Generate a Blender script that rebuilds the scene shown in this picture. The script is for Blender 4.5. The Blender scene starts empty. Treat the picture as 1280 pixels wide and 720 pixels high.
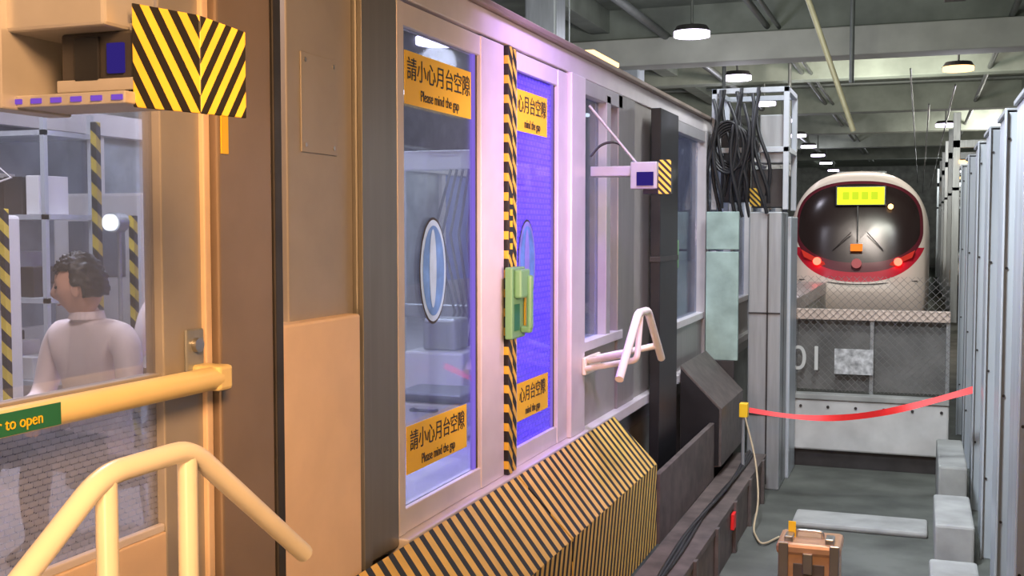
import bpy, bmesh, math, random
from mathutils import Vector, Matrix
random.seed(4)
D=bpy.data; S=bpy.context.scene
S.view_settings.view_transform='Standard'
ZG=-1.2   # track bed level (platform level is 0)

# ------------------------------------------------------------ materials
def newmat(name):
    m=D.materials.new(name); m.use_nodes=True
    nt=m.node_tree; b=nt.nodes['Principled BSDF']; return m,nt,b
def mat(name,col,rough=.5,metal=0,var=.12,scale=6,emit=None,es=0,bump=0,streak=False):
    m,nt,b=newmat(name)
    b.inputs['Roughness'].default_value=rough; b.inputs['Metallic'].default_value=metal
    tc=nt.nodes.new('ShaderNodeTexCoord'); no=nt.nodes.new('ShaderNodeTexNoise')
    no.inputs['Scale'].default_value=scale; no.inputs['Detail'].default_value=5
    if streak:
        mp=nt.nodes.new('ShaderNodeMapping'); mp.inputs['Scale'].default_value=(3,3,.25)
        nt.links.new(tc.outputs['Object'],mp.inputs['Vector']); nt.links.new(mp.outputs[0],no.inputs['Vector'])
    else: nt.links.new(tc.outputs['Object'],no.inputs['Vector'])
    cr=nt.nodes.new('ShaderNodeValToRGB')
    cr.color_ramp.elements[0].position=.3; cr.color_ramp.elements[1].position=.7
    cr.color_ramp.elements[0].color=[max(0,c*(1-var)) for c in col[:3]]+[1]
    cr.color_ramp.elements[1].color=[min(1,c*(1+var)) for c in col[:3]]+[1]
    nt.links.new(no.outputs['Fac'],cr.inputs[0]); nt.links.new(cr.outputs[0],b.inputs['Base Color'])
    if emit: b.inputs['Emission Color'].default_value=(*emit,1); b.inputs['Emission Strength'].default_value=es
    if bump:
        bp=nt.nodes.new('ShaderNodeBump'); bp.inputs['Strength'].default_value=bump; bp.inputs['Distance'].default_value=.01
        nt.links.new(no.outputs['Fac'],bp.inputs['Height']); nt.links.new(bp.outputs[0],b.inputs['Normal'])
    return m
def stripes(name,vec,period,c1=(.80,.50,.05),c2=(.015,.013,.012),frac=.5,rough=.45):
    m,nt,b=newmat(name); b.inputs['Roughness'].default_value=rough
    tc=nt.nodes.new('ShaderNodeTexCoord'); N=nt.nodes.new
    d=N('ShaderNodeVectorMath'); d.operation='DOT_PRODUCT'; d.inputs[1].default_value=vec
    nt.links.new(tc.outputs['Object'],d.inputs[0]); o=d.outputs['Value']
    dv=N('ShaderNodeMath'); dv.operation='DIVIDE'; dv.inputs[1].default_value=period; nt.links.new(o,dv.inputs[0])
    fl=N('ShaderNodeMath'); fl.operation='FLOOR'; nt.links.new(dv.outputs[0],fl.inputs[0])
    fr=N('ShaderNodeMath'); fr.operation='SUBTRACT'; nt.links.new(dv.outputs[0],fr.inputs[0]); nt.links.new(fl.outputs[0],fr.inputs[1])
    lt=N('ShaderNodeMath'); lt.operation='LESS_THAN'; lt.inputs[1].default_value=frac; nt.links.new(fr.outputs[0],lt.inputs[0])
    no=N('ShaderNodeTexNoise'); no.inputs['Scale'].default_value=9; no.inputs['Detail'].default_value=4; nt.links.new(tc.outputs['Object'],no.inputs['Vector'])
    mx=N('ShaderNodeMix'); mx.data_type='RGBA'; mx.inputs[6].default_value=(*c2,1); mx.inputs[7].default_value=(*c1,1)
    nt.links.new(lt.outputs[0],mx.inputs[0])
    hs=N('ShaderNodeHueSaturation'); nt.links.new(mx.outputs[2],hs.inputs['Color'])
    ma=N('ShaderNodeMath'); ma.operation='MULTIPLY_ADD'; ma.inputs[1].default_value=.5; ma.inputs[2].default_value=.72; nt.links.new(no.outputs['Fac'],ma.inputs[0]); nt.links.new(ma.outputs[0],hs.inputs['Value'])
    nt.links.new(hs.outputs[0],b.inputs['Base Color'])
    return m
def glassmat(name,tint=(.85,.9,.95),refl=.1,film=None,filmfac=.0,wire=False,dots=False):
    m=D.materials.new(name); m.use_nodes=True; nt=m.node_tree; nt.nodes.clear(); N=nt.nodes.new
    out=N('ShaderNodeOutputMaterial'); tr=N('ShaderNodeBsdfTransparent'); tr.inputs[0].default_value=(*tint,1)
    gl=N('ShaderNodeBsdfGlossy'); gl.inputs['Roughness'].default_value=.03
    fr=N('ShaderNodeLayerWeight'); fr.inputs['Blend'].default_value=.25
    mu=N('ShaderNodeMath'); mu.operation='MULTIPLY'; mu.inputs[1].default_value=.35; nt.links.new(fr.outputs['Fresnel'],mu.inputs[0])
    ad=N('ShaderNodeMath'); ad.operation='ADD'; ad.inputs[1].default_value=refl*.25; nt.links.new(mu.outputs[0],ad.inputs[0])
    mx=N('ShaderNodeMixShader'); nt.links.new(ad.outputs[0],mx.inputs[0]); nt.links.new(tr.outputs[0],mx.inputs[1]); nt.links.new(gl.outputs[0],mx.inputs[2])
    last=mx.outputs[0]
    if film:
        df=N('ShaderNodeBsdfDiffuse'); df.inputs[0].default_value=(*film,1)
        tl=N('ShaderNodeBsdfTranslucent'); tl.inputs[0].default_value=(*film,1)
        a=N('ShaderNodeMixShader'); a.inputs[0].default_value=.6; nt.links.new(df.outputs[0],a.inputs[1]); nt.links.new(tl.outputs[0],a.inputs[2])
        f=N('ShaderNodeMixShader'); nt.links.new(last,f.inputs[1]); nt.links.new(a.outputs[0],f.inputs[2])
        if wire or dots:
            tc=N('ShaderNodeTexCoord'); br=N('ShaderNodeTexBrick')
            sp=N('ShaderNodeSeparateXYZ'); cb=N('ShaderNodeCombineXYZ'); nt.links.new(tc.outputs['Object'],sp.inputs[0])
            nt.links.new(sp.outputs['Y'],cb.inputs['X']); nt.links.new(sp.outputs['Z'],cb.inputs['Y'])
            nt.links.new(cb.outputs[0],br.inputs['Vector']); br.inputs['Scale'].default_value=1
            bw,bh,ms=(.03,.015,.0015) if wire else (.05,.03,.006)
            br.inputs['Brick Width'].default_value=bw; br.inputs['Row Height'].default_value=bh; br.inputs['Mortar Size'].default_value=ms
            br.inputs['Color1'].default_value=(filmfac*.9,)*3+(1,); br.inputs['Color2'].default_value=(filmfac*1.15,)*3+(1,)
            br.inputs['Mortar'].default_value=((.05,)*3 if wire else (filmfac*.7,)*3)+(1,)
            nt.links.new(br.outputs['Color'],f.inputs[0])
        else: f.inputs[0].default_value=filmfac
        last=f.outputs[0]
    nt.links.new(last,out.inputs[0]); return m
def emis(name,col,s):
    m=D.materials.new(name); m.use_nodes=True; nt=m.node_tree; nt.nodes.clear()
    o=nt.nodes.new('ShaderNodeOutputMaterial'); e=nt.nodes.new('ShaderNodeEmission'); e.inputs[0].default_value=(*col,1); e.inputs[1].default_value=s
    nt.links.new(e.outputs[0],o.inputs[0]); return m

M={}
M['beige']=mat('beige_paint',(.62,.50,.38),.45,.1,.05)
M['boxbeige']=mat('light_beige_paint',(.84,.64,.46),.45,.05,.05)
M['bronze']=mat('bronze_paint',(.30,.23,.18),.4,.3,.06)
M['alu']=mat('brushed_aluminium',(.34,.32,.31),.38,.5,.08,streak=True)
M['postdark']=mat('post_anodised',(.24,.23,.21),.38,.5,.08,streak=True)
M['greybeige']=mat('grey_beige_paint',(.38,.35,.32),.45,.2,.06)
M['frame']=mat('white_frame',(.70,.65,.65),.4,.1,.05)
M['frame2']=mat('grey_frame',(.45,.43,.44),.4,.2,.06)
M['cream']=mat('cream_tube',(.88,.80,.64),.3,0,.04)
M['yelbar']=mat('yellow_cream_bar',(.85,.68,.32),.3,0,.04)
M['black']=mat('black_paint',(.015,.015,.017),.4,0,.2)
M['dark']=mat('dark_metal',(.06,.055,.055),.45,.4,.2)
M['housing']=mat('sensor_grey',(.46,.44,.43),.35,.3,.08)
M['steel']=mat('steel_grey',(.38,.40,.41),.45,.5,.15,streak=True)
M['galv']=mat('galvanised',(.52,.56,.60),.4,.25,.12,scale=3,streak=True)
M['screw']=mat('screw',(.5,.48,.45),.3,.9,.1)
M['concrete']=mat('concrete',(.33,.33,.31),.85,0,.25,3,bump=.3)
M['concd']=mat('dark_concrete',(.10,.105,.09),.9,0,.35,2.2,bump=.3)
M['conc2']=mat('ceiling_concrete',(.24,.26,.22),.9,0,.25,1.5,bump=.2)
M['beam']=mat('pale_beam_concrete',(.50,.50,.44),.9,0,.15,1.5,bump=.2)
M['platfloor']=mat('platform_floor',(.36,.34,.35),.35,0,.15,3)
M['yellow']=mat('yellow_sign',(.98,.60,.02),.45,0,.03)
M['green']=mat('green_box',(.16,.36,.15),.4,0,.08)
M['dgreen']=mat('dark_green_label',(.02,.16,.08),.5,0,.06)
M['white']=mat('white_paint',(.7,.7,.7),.5,0,.04)
M['whitetx']=mat('white_text',(.60,.60,.57),.5,0,.01)
M['greenpanel']=mat('pale_green_panel',(.36,.48,.43),.45,.1,.25,5)
M['timber']=mat('brown_timber',(.11,.085,.075),.6,0,.35,8)
M['hood']=mat('brown_hood',(.12,.10,.09),.5,.2,.25,10)
M['red']=mat('red_tape',(.85,.02,.02),.5,0,.1)
M['orangebox']=mat('orange_metal',(.62,.36,.20),.4,.45,.10,14)
M['cable']=mat('black_cable',(.02,.02,.022),.4,0,.1)
M['pole']=mat('ochre_pole',(.28,.25,.16),.5,0,.1)
M['pipe']=mat('grey_pipe',(.15,.16,.15),.5,.3,.1)
M['skin']=mat('skin',(.62,.36,.26),.5,0,.05,12)
M['hair']=mat('black_hair',(.012,.01,.01),.45,0,.2,40)
M['shirt']=mat('white_shirt',(.85,.74,.74),.75,0,.04,10)
M['trouser']=mat('dark_trousers',(.05,.05,.07),.8,0,.1)
M['board']=mat('grey_board',(.55,.54,.52),.7,0,.18,3)
M['tan']=mat('tan_beam',(.68,.54,.45),.6,0,.12,5)
M['mesh']=mat('mesh_wire',(.25,.24,.23),.5,.5,.1)
M['purpleled']=emis('purple_led',(.30,.12,.8),.7)
M['violetglow']=emis('violet_reveal_glow',(.26,.16,.75),.9)  # imitates blue light on the door reveal
M['blueled']=emis('blue_led',(.10,.06,.6),.3)
M['lamp']=emis('downlight_glow',(.84,.74,1),7)
M['lampw']=emis('warm_glow',(1,.55,.2),4)
M['lampwhite']=emis('white_glow',(.9,.95,1),3)
M['blueglow']=mat('blue_glow_pane',(.10,.14,.40),.5,0,.1,emit=(.05,.12,.8),es=.15)  # blue interior light put into a pane as a weak glow
M['paneg']=mat('grey_pane',(.30,.33,.36),.3,0,.4,2.5)
M['paned']=mat('dim_pane',(.16,.17,.20),.3,0,.4,2.5)

# ------------------------------------------------------------ geometry helpers
def link(o,parent=None):
    S.collection.objects.link(o)
    if parent: o.parent=parent
    return o
def empty(name):
    e=D.objects.new(name,None); e.empty_display_size=.1; S.collection.objects.link(e); return e
def meshobj(name,vs,fs,m,parent=None,smooth=False,bevel=0):
    me=D.meshes.new(name); me.from_pydata([tuple(v) for v in vs],[],fs); me.update()
    bm=bmesh.new(); bm.from_mesh(me); bmesh.ops.recalc_face_normals(bm,faces=bm.faces[:]); bm.to_mesh(me); bm.free()
    if m: me.materials.append(m)
    o=D.objects.new(name,me)
    if smooth:
        for p in me.polygons: p.use_smooth=True
    if bevel:
        b=o.modifiers.new('bev','BEVEL'); b.width=bevel; b.segments=2; b.limit_method='ANGLE'
    return link(o,parent)
def box(name,x0,x1,y0,y1,z0,z1,m,parent=None,bevel=.004):
    vs=[(x,y,z) for x in (x0,x1) for y in (y0,y1) for z in (z0,z1)]
    fs=[(0,1,3,2),(4,6,7,5),(0,4,5,1),(2,3,7,6),(0,2,6,4),(1,5,7,3)]
    return meshobj(name,vs,fs,m,parent,bevel=bevel)
def prism_y(name,prof,y0,y1,m,parent=None,bevel=0):
    n=len(prof); vs=[(x,y0,z) for x,z in prof]+[(x,y1,z) for x,z in prof]
    fs=[tuple(range(n)),tuple(range(2*n-1,n-1,-1))]+[(i,(i+1)%n,(i+1)%n+n,i+n) for i in range(n)]
    return meshobj(name,vs,fs,m,parent,bevel=bevel)
def fillet_pts(P,fillet):
    P=[Vector(p) for p in P]; Q=[P[0]]
    for i in range(1,len(P)-1):
        a=(P[i-1]-P[i]); b=(P[i+1]-P[i]); f=min(fillet,a.length*.45,b.length*.45)
        p0=P[i]+a.normalized()*f; p1=P[i]+b.normalized()*f
        for k in range(7):
            t=k/6; Q.append((1-t)**2*p0+2*t*(1-t)*P[i]+t*t*p1)
    Q.append(P[-1]); return Q
def tube(name,pts,r,m,parent=None,smooth=True,fillet=0,res=4):
    c=D.curves.new(name,'CURVE'); c.dimensions='3D'; c.bevel_depth=r; c.bevel_resolution=res; c.use_fill_caps=True
    P=fillet_pts(pts,fillet) if fillet else [Vector(p) for p in pts]
    s=c.splines.new('POLY'); s.points.add(len(P)-1)
    for i,p in enumerate(P): s.points[i].co=(*p,1)
    s.use_smooth=smooth; c.materials.append(m)
    return link(D.objects.new(name,c),parent)
def multitube(name,lines,r,m,parent=None,res=1):
    c=D.curves.new(name,'CURVE'); c.dimensions='3D'; c.bevel_depth=r; c.bevel_resolution=res
    for L in lines:
        s=c.splines.new('POLY'); s.points.add(len(L)-1)
        for i,p in enumerate(L): s.points[i].co=(*p,1)
    c.materials.append(m); return link(D.objects.new(name,c),parent)
def cyl(name,c,r,h,axis,m,parent=None,seg=24,r2=None):
    bm=bmesh.new(); bmesh.ops.create_cone(bm,cap_ends=True,segments=seg,radius1=r,radius2=r if r2 is None else r2,depth=h)
    if axis=='X': bmesh.ops.rotate(bm,matrix=Matrix.Rotation(math.pi/2,3,'Y'),verts=bm.verts)
    if axis=='Y': bmesh.ops.rotate(bm,matrix=Matrix.Rotation(math.pi/2,3,'X'),verts=bm.verts)
    bmesh.ops.translate(bm,vec=c,verts=bm.verts); me=D.meshes.new(name); bm.to_mesh(me); bm.free(); me.materials.append(m)
    return link(D.objects.new(name,me),parent)
def text(name,body,loc,size,m,parent=None,rot=(90,0,90),sx=1,align='CENTER',ext=.0008):
    c=D.curves.new(name,'FONT'); c.body=body; c.size=size; c.align_x=align; c.align_y='CENTER'; c.extrude=ext
    c.materials.append(m); o=D.objects.new(name,c); o.location=loc; o.rotation_euler=[math.radians(a) for a in rot]; o.scale=(sx,1,1)
    return link(o,parent)
def ellipse_x(name,x,yc,zc,ry,rz,m,parent=None,seg=40):
    vs=[(x,yc+ry*math.cos(a),zc+rz*math.sin(a)) for a in [2*math.pi*i/seg for i in range(seg)]]
    return meshobj(name,vs,[tuple(range(seg))],m,parent)

# ------------------------------------------------------------ shell
box('ground_trackbed',-9,6,-2,75,ZG-.2,ZG,M['concd'],bevel=0)
box('floor_platform',-8.5,-2.02,-2,60,-.25,0,M['platfloor'],bevel=0)
box('wall_platform_edge',-2.1,-2.03,-2,60,ZG,-.25,M['concrete'],bevel=0)
box('ceiling',-9,6,-2,75,5.1,5.3,M['conc2'],bevel=0)
for i,(y,d,zb) in enumerate([(13.6,.45,4.70),(19.3,.6,4.15),(25.5,.5,4.5),(32,.6,4.4),(39,.6,4.4),(46,.6,4.4),(54,.6,4.4)]):
    if i==1:
        box('trim_ceiling_beam',-9,6,y,y+d,4.08,4.55,M['beam'],bevel=.02); box('trim_ceiling_haunch',-9,6,y+.2,y+d,4.55,5.1,M['conc2'],bevel=0)
    else: box('ceiling_beam',-9,6,y,y+d,zb,5.1,M['conc2'],bevel=.02)
for x in (-5.6,2.4): box('ceiling_girder',x,x+.35,8,70,4.7,5.1,M['conc2'],bevel=.01)
box('wall_back',-9,6,74,74.3,ZG,5.3,M['concrete'],bevel=0)
box('wall_far_platform',-8.7,-8.5,-2,60,-.3,5.1,M['concrete'],bevel=0)
box('wall_right',4.6,4.8,10,75,ZG,5.1,M['concrete'],bevel=0)

# ------------------------------------------------------------ emergency door (left)
g_clear=glassmat('clear_glass',(.92,.93,.97),.2,film=(.6,.6,.65),filmfac=.06)
g_wire=glassmat('wired_glass',(.85,.87,.93),.2,film=(.66,.66,.72),filmfac=.34,wire=True)
g_purple=glassmat('tinted_glass',(.84,.88,.94),.3,film=(.5,.5,.8),filmfac=.04)
g_side=glassmat('side_glass',(.70,.75,.82),.3,film=(.4,.4,.6),filmfac=.06)
g_blue=glassmat('blue_lit_film_glass',(.50,.45,.98),.15,film=(.42,.30,.98),filmfac=.36,dots=True)  # dotted film, with the blue light from behind put into its colour
ed=empty('emergency_exit_door')
box('stile_right',-1.96,-1.90,2.49,2.685,.0,2.13,M['greybeige'],ed)
box('stile_edge',-1.95,-1.885,2.66,2.69,.0,2.13,M['boxbeige'],ed)
box('stile_left',-1.96,-1.90,.9,1.1,.0,2.13,M['greybeige'],ed)
box('glass_upper',-1.935,-1.927,1.1,2.49,.86,2.05,g_clear,ed,0)
box('glass_lower',-1.935,-1.927,1.1,2.49,.45,.80,g_wire,ed,0)
box('mid_rail',-1.95,-1.91,1.1,2.49,.80,.86,M['greybeige'],ed)
box('top_rail',-1.96,-1.90,1.1,2.49,2.05,2.13,M['greybeige'],ed)
box('kick_panel',-1.96,-1.90,1.1,2.49,0.01,.43,M['boxbeige'],ed)
box('glazing_bead',-1.925,-1.905,1.1,2.49,.43,.452,M['frame'],ed)
tube('push_bar',[(-1.83,.95,.835),(-1.83,2.62,.835)],.033,M['yelbar'],ed)
box('bar_bracket',-1.90,-1.80,2.60,2.665,.80,.87,M['yelbar'],ed,.01)
cyl('bracket_lock',(-1.884,2.615,.925),.020,.02,'X',M['screw'],ed)
box('latch_plate',-1.90,-1.888,2.575,2.655,.80,.97,M['steel'],ed,.012)
box('bar_label',-1.799,-1.796,1.25,1.990,.812,.862,M['dgreen'],ed,.001)
text('bar_label_text','Push bar to open',(-1.7945,1.815,.836),.036,M['yellow'],ed,sx=.95)

# ------------------------------------------------------------ posts / columns
w=empty('platform_screen_wall')
box('post_a',-1.98,-1.865,2.70,2.98,0,2.14,M['bronze'],w,.008)
box('post_a_edge',-1.98,-1.86,2.985,3.03,.0,2.14,M['dark'],w,.004)
box('slot_glass',-1.97,-1.96,3.03,3.16,.95,2.14,g_side,w,0)
box('column_panel',-2.02,-1.92,3.16,3.60,.9,2.14,M['greybeige'],w,.006)
box('access_plate',-1.92,-1.914,3.24,3.48,1.50,1.83,M['greybeige'],w,.003)
for y in (3.265,3.455):
    for z in (1.525,1.805): cyl('screw',(-1.913,y,z),.007,.004,'X',M['screw'],w,12)
box('base_box',-2.0,-1.87,3.035,3.56,.0,.945,M['boxbeige'],w,.01)
box('post_b',-2.0,-1.90,3.60,3.93,.0,2.14,M['postdark'],w,.008)
box('post_b_rib',-1.90,-1.88,3.60,3.66,.0,2.14,M['postdark'],w,.002)
box('header_near',-2.05,-1.86,-.5,3.95,2.14,2.30,M['bronze'],w,.006)
box('header_beam',-2.05,-1.90,3.93,18,2.14,2.26,M['frame'],w,.006)
box('header_cap',-2.08,-1.86,3.93,18,2.26,2.29,M['bronze'],w,.006)
box('header_light',-1.92,-1.86,6.55,7.15,2.292,2.32,M['lampw'],w,.004)
box('sill',-2.04,-1.86,3.93,18,-.04,.03,M['frame'],w,.006)
box('jamb_c',-2.0,-1.88,6.17,6.45,0.03,2.14,M['frame'],w,.008)
box('win1_glass',-1.965,-1.957,6.5,7.0,.53,2.05,g_side,w,0)
box('win1_low',-1.98,-1.92,6.45,7.40,0.03,.50,M['greybeige'],w,.004)
box('win1_sillbar',-1.98,-1.89,6.45,7.40,.50,.56,M['frame'],w,.004)
box('win1_mull',-1.98,-1.90,7.0,7.10,.5,2.1,M['frame2'],w,.004)
box('win1_glassb',-1.965,-1.957,7.1,7.3,.53,2.05,g_side,w,0)
box('win1_top',-1.98,-1.90,6.45,7.40,2.05,2.14,M['frame2'],w,.004)
box('post_d',-2.0,-1.90,7.3,7.75,0.03,2.14,M['alu'],w,.006)
box('post_e',-2.0,-1.91,7.77,8.45,0.03,2.14,M['greybeige'],w,.006)
bpn=empty('black_cable_post'); box('cover',-1.855,-1.78,8.05,8.68,-.6,2.12,M['black'],bpn,.006); box('clip',-1.858,-1.775,8.04,8.69,1.0,1.04,M['dark'],bpn,.003)
for k,y in enumerate((9.0,10.5,12.0,13.5,15.0,16.5)):
    box('bay_post',-1.99,-1.89,y,y+.16,0.03,2.14,M['frame2'],w,.004)
    box('bay_glass',-1.965,-1.957,y+.16,y+1.42,.45,2.05,g_side,w,0)
    box('bay_low',-1.98,-1.92,y+.16,y+1.5,0.03,.42,M['alu'],w,.004)
    box('bay_rail',-1.98,-1.90,y+.1,y+1.5,.40,.46,M['frame'],w,.004)
    box('bay_toprail',-1.98,-1.90,y+.1,y+1.5,2.05,2.14,M['frame2'],w,.004)
box('door_release_box',-1.90,-1.86,9.02,9.12,.92,1.15,M['green'],w,.006)

# ------------------------------------------------------------ sliding doors
sm_edge=stripes('edge_stripes',(0,1,.9),.085,frac=.42)
def sign(parent,y0,y1,z0,z1,cn,en,x=-1.915,sx=1):
    h=z1-z0; yc=(y0+y1)/2
    box('sign_plate',x-.003,x,y0,y1,z0,z1,M['yellow'],parent,0)
    text('sign_text_cn',cn,(x+.002,yc,z0+h*.64),h*.46,M['black'],parent,sx=sx)
    text('sign_text_en',en,(x+.002,yc,z0+h*.2),h*.30,M['black'],parent,sx=.82*sx)
def leaf(name,y0,y1,stl,str_,glass):
    e=empty(name)
    box('bottom_rail',-1.96,-1.91,y0,y1,.032,.13,M['frame'],e)
    box('top_rail',-1.96,-1.91,y0,y1,2.04,2.13,M['frame'],e)
    box('stile_l',-1.96,-1.905,y0,y0+stl,.032,2.13,M['frame'],e)
    box('stile_r',-1.96,-1.905,y1-str_,y1,.032,2.13,M['frame'],e)
    box('gasket_r',-1.94,-1.926,y1-str_-.02,y1-str_,.13,2.04,M['black'],e,0)
    box('reveal_glow',-1.94,-1.927,y1-str_-.055,y1-str_-.02,.13,2.04,M['violetglow'],e,0)  # added glowing strip, stands in for blue light falling on the reveal
    box('gasket_l',-1.94,-1.926,y0+stl,y0+stl+.012,.13,2.04,M['black'],e,0)
    box('glass',-1.938,-1.93,y0+stl,y1-str_,.13,2.04,glass,e,0)
    return e
l1=leaf('sliding_platform_door',3.94,5.12,.06,.30,g_purple)
l2=leaf('sliding_platform_door.001',5.28,6.165,.03,.18,g_blue)
sign(l1,4.03,4.72,1.74,1.95,'請小心月台空隙','Please mind the gap',sx=.98)
sign(l1,4.03,4.66,.26,.455,'請小心月台空隙','Please mind the gap',sx=.92)
sign(l2,5.32,5.82,1.74,1.95,'心月台空隙','mind the gap',sx=.95)
sign(l2,5.32,5.84,.26,.455,'心月台空隙','mind the gap',sx=.95)
M['ovblue']=mat('sticker_blue',(.10,.24,.55),.5,0,.35,9); M['ovlight']=mat('sticker_light',(.36,.56,.78),.5,0,.15,9); M['ovp']=mat('sticker_violet',(.22,.22,.62),.5,0,.2,9)
for e,yc,dk in ((l1,4.32,0),(l2,5.52,1)):
    ellipse_x('oval_rim',-1.926,yc,1.07,.140,.225,M['dark'],e)
    ellipse_x('oval_blue',-1.9245,yc,1.07,.131,.214,M['ovp'] if dk else M['ovlight'],e)
    ellipse_x('oval_mid',-1.923,yc,1.07,.110,.190,M['ovblue'],e)
    ellipse_x('oval_core',-1.9215,yc-.01,1.08,.035,.165,M['ovp'] if dk else M['ovlight'],e)
me=l2
box('edge_strip_a',-1.96,-1.885,5.13,5.19,.032,2.13,sm_edge,me,.002)
box('edge_gap',-1.97,-1.93,5.19,5.22,.032,2.13,M['black'],me,0)
box('edge_strip_b',-1.96,-1.895,5.22,5.275,.032,2.13,sm_edge,me,.002)
box('edge_notice',-1.885,-1.881,5.13,5.185,1.12,1.42,M['black'],me,.001)
for k in range(5): box('notice_mark',-1.881,-1.8795,5.14,5.175,1.145+k*.055,1.175+k*.055,M['yellow'],me,0)
gh=empty('door_release_handle')
box('backplate',-1.88,-1.84,5.06,5.25,.71,1.06,M['green'],gh,.008)
box('cover',-1.84,-1.80,5.08,5.21,.91,1.05,M['green'],gh,.01)
box('pull_grip',-1.81,-1.78,5.17,5.21,.75,1.02,M['green'],gh,.012)
box('pull_foot',-1.84,-1.785,5.17,5.21,.735,.77,M['green'],gh,.01)
box('slot',-1.839,-1.837,5.085,5.16,.75,.88,M['dgreen'],gh,.002)
box('amber_edge',-1.839,-1.832,5.225,5.245,.73,1.04,M['yellow'],gh,.001)

# ------------------------------------------------------------ striped ramp covers
st_top=stripes('ramp_stripes',(.35,1,0),.092,frac=.55,rough=.6,c1=(.82,.54,.11))
st_face=stripes('ramp_stripes_face',(0,1,-.35),.075,frac=.53,rough=.6,c1=(.82,.54,.11))
def ramp(name,y0,y1,mt,mf,x0=-1.855,x1=-1.57,zt=.02,zm=-.27,zb=-.80):
    e=empty(name)
    prism_y('sloped_plate',[(x0,zt),(x1,zm),(x1-.012,zm-.02),(x0,zt-.03)],y0,y1,mt,e)
    box('front_plate',x1-.012,x1,y0,y1,zb,zm-.004,mf,e,0)
    prism_y('end_gusset',[(x0,zt-.03),(x1-.014,zm-.02),(x1-.014,zb),(x0,zb)],y1-.02,y1-.01,M['dark'],e)
    prism_y('end_gusset_near',[(x0,zt-.03),(x1-.014,zm-.02),(x1-.014,zb),(x0,zb)],y0+.01,y0+.02,M['dark'],e)
    return e
ramp('striped_gap_cover',2.6,5.17,st_top,st_face)
ramp('striped_gap_cover.001',5.19,7.05,st_top,st_face)
e=empty('plain_gap_cover')
prism_y('hood_body',[(-1.855,.11),(-1.51,-.24),(-1.51,-.72),(-1.855,-.78)],9.2,10.38,M['hood'],e,.004)
prism_y('hood_end',[(-1.85,.08),(-1.53,-.245),(-1.53,-.71),(-1.85,-.76)],9.19,9.2,M['black'],e)
lg=empty('timber_ledge')
box('ledge_top',-1.56,-1.28,3.5,10.3,-.86,-.81,M['timber'],lg)
box('ledge_face',-1.32,-1.29,3.5,10.3,ZG,-.86,M['timber'],lg)
for k in range(9): box('ledge_rib',-1.29,-1.26,3.6+k*.8,3.66+k*.8,ZG,-.81,M['hood'],lg)
box('ledge_inner',-1.60,-1.56,7.1,9.15,-.81,-.35,M['timber'],lg)
multitube('ledge_cables',[[(-1.40+.02*math.sin(k+y*2.1),y,-.795+.012*k) for y in [3.6+i*.3 for i in range(23)]] for k in range(3)],.012,M['cable'],lg)
box('red_marker',-1.288,-1.262,8.3,8.42,-1.0,-.88,M['red'],lg)

# ------------------------------------------------------------ handrails
e=empty('handrail'); X=-1.5; yc=1.91
tube('rail',[(X,yc-.66,.42),(X,yc-.14,.765),(X,yc+.14,.765),(X,yc+.62,.40)],.024,M['cream'],e,fillet=.06)
for y in (yc-.13,yc+.13):
    tube('post',[(X,y,.75),(X,y,-.20)],.022,M['cream'],e)
    tube('foot',[(X,y,-.20),(-2.03,y,-.22)],.022,M['cream'],e)
e=empty('handrail.001')
tube('rail',[(X,5.80,.44),(X,6.22,.765),(X,6.46,.765),(X,6.84,.44)],.024,M['cream'],e,fillet=.05)
tube('strut_a',[(X,5.98,.56),(-1.9,6.50,.44)],.02,M['cream'],e)
tube('strut_b',[(X,6.28,.75),(X,6.20,.50),(-1.9,6.42,.40)],.018,M['cream'],e,fillet=.04)
tube('strut_c',[(X,6.74,.53),(-1.9,6.62,.44)],.02,M['cream'],e)
box('wall_flange',-1.88,-1.855,6.38,6.72,.37,.48,M['cream'],e,.01)

# ------------------------------------------------------------ near gap sensor with chevron shield
gs=empty('gap_sensor')
box('arm',-1.88,-1.74,1.80,1.98,1.66,1.74,M['housing'],gs,.006)
box('upper_housing',-1.78,-1.50,1.80,1.96,1.645,1.76,M['housing'],gs,.008)
box('rear_cheek',-1.80,-1.74,1.78,1.98,1.49,1.77,M['housing'],gs,.004)
box('sensor_body',-1.66,-1.47,1.86,1.99,1.53,1.645,M['dark'],gs,.006)
box('sensor_frame',-1.665,-1.465,1.852,1.858,1.525,1.55,M['housing'],gs,.002)
box('back_plate',-1.74,-1.48,1.97,1.98,1.50,1.66,M['dark'],gs,.002)
box('lens_window',-1.62,-1.56,1.852,1.861,1.545,1.635,M['black'],gs,.002)
box('lens_window_b',-1.54,-1.50,1.852,1.861,1.56,1.62,M['blueled'],gs,.002)
box('bottom_tray',-1.775,-1.47,1.82,1.97,1.495,1.52,M['housing'],gs,.003)
for k in range(6): box('led_strip',-1.75+k*.05,-1.725+k*.05,1.816,1.822,1.502,1.512,M['purpleled'],gs,0)
def shieldplate(name,A,B,mt,ps):
    (ax,ay,a1,a0),(bx,by,b1,b0)=A,B; t=Vector((by-ay,-(bx-ax),0)).normalized()*.004
    vs=[]
    for off in (Vector((0,0,0)),-t):
        vs+= [Vector((ax,ay,a0))+off,Vector((bx,by,b0))+off,Vector((bx,by,b1))+off,Vector((ax,ay,a1))+off]
    return meshobj(name,vs,[(0,1,2,3),(7,6,5,4),(0,4,5,1),(1,5,6,2),(2,6,7,3),(3,7,4,0)],mt,ps,bevel=.002)
shl=stripes('shield_stripe_l',(1.0,0,.5),.036,frac=.5,c1=(.90,.56,.06))
shr=stripes('shield_stripe_r',(.41,.91,-.5),.031,frac=.5,c1=(.90,.56,.06))
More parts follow.
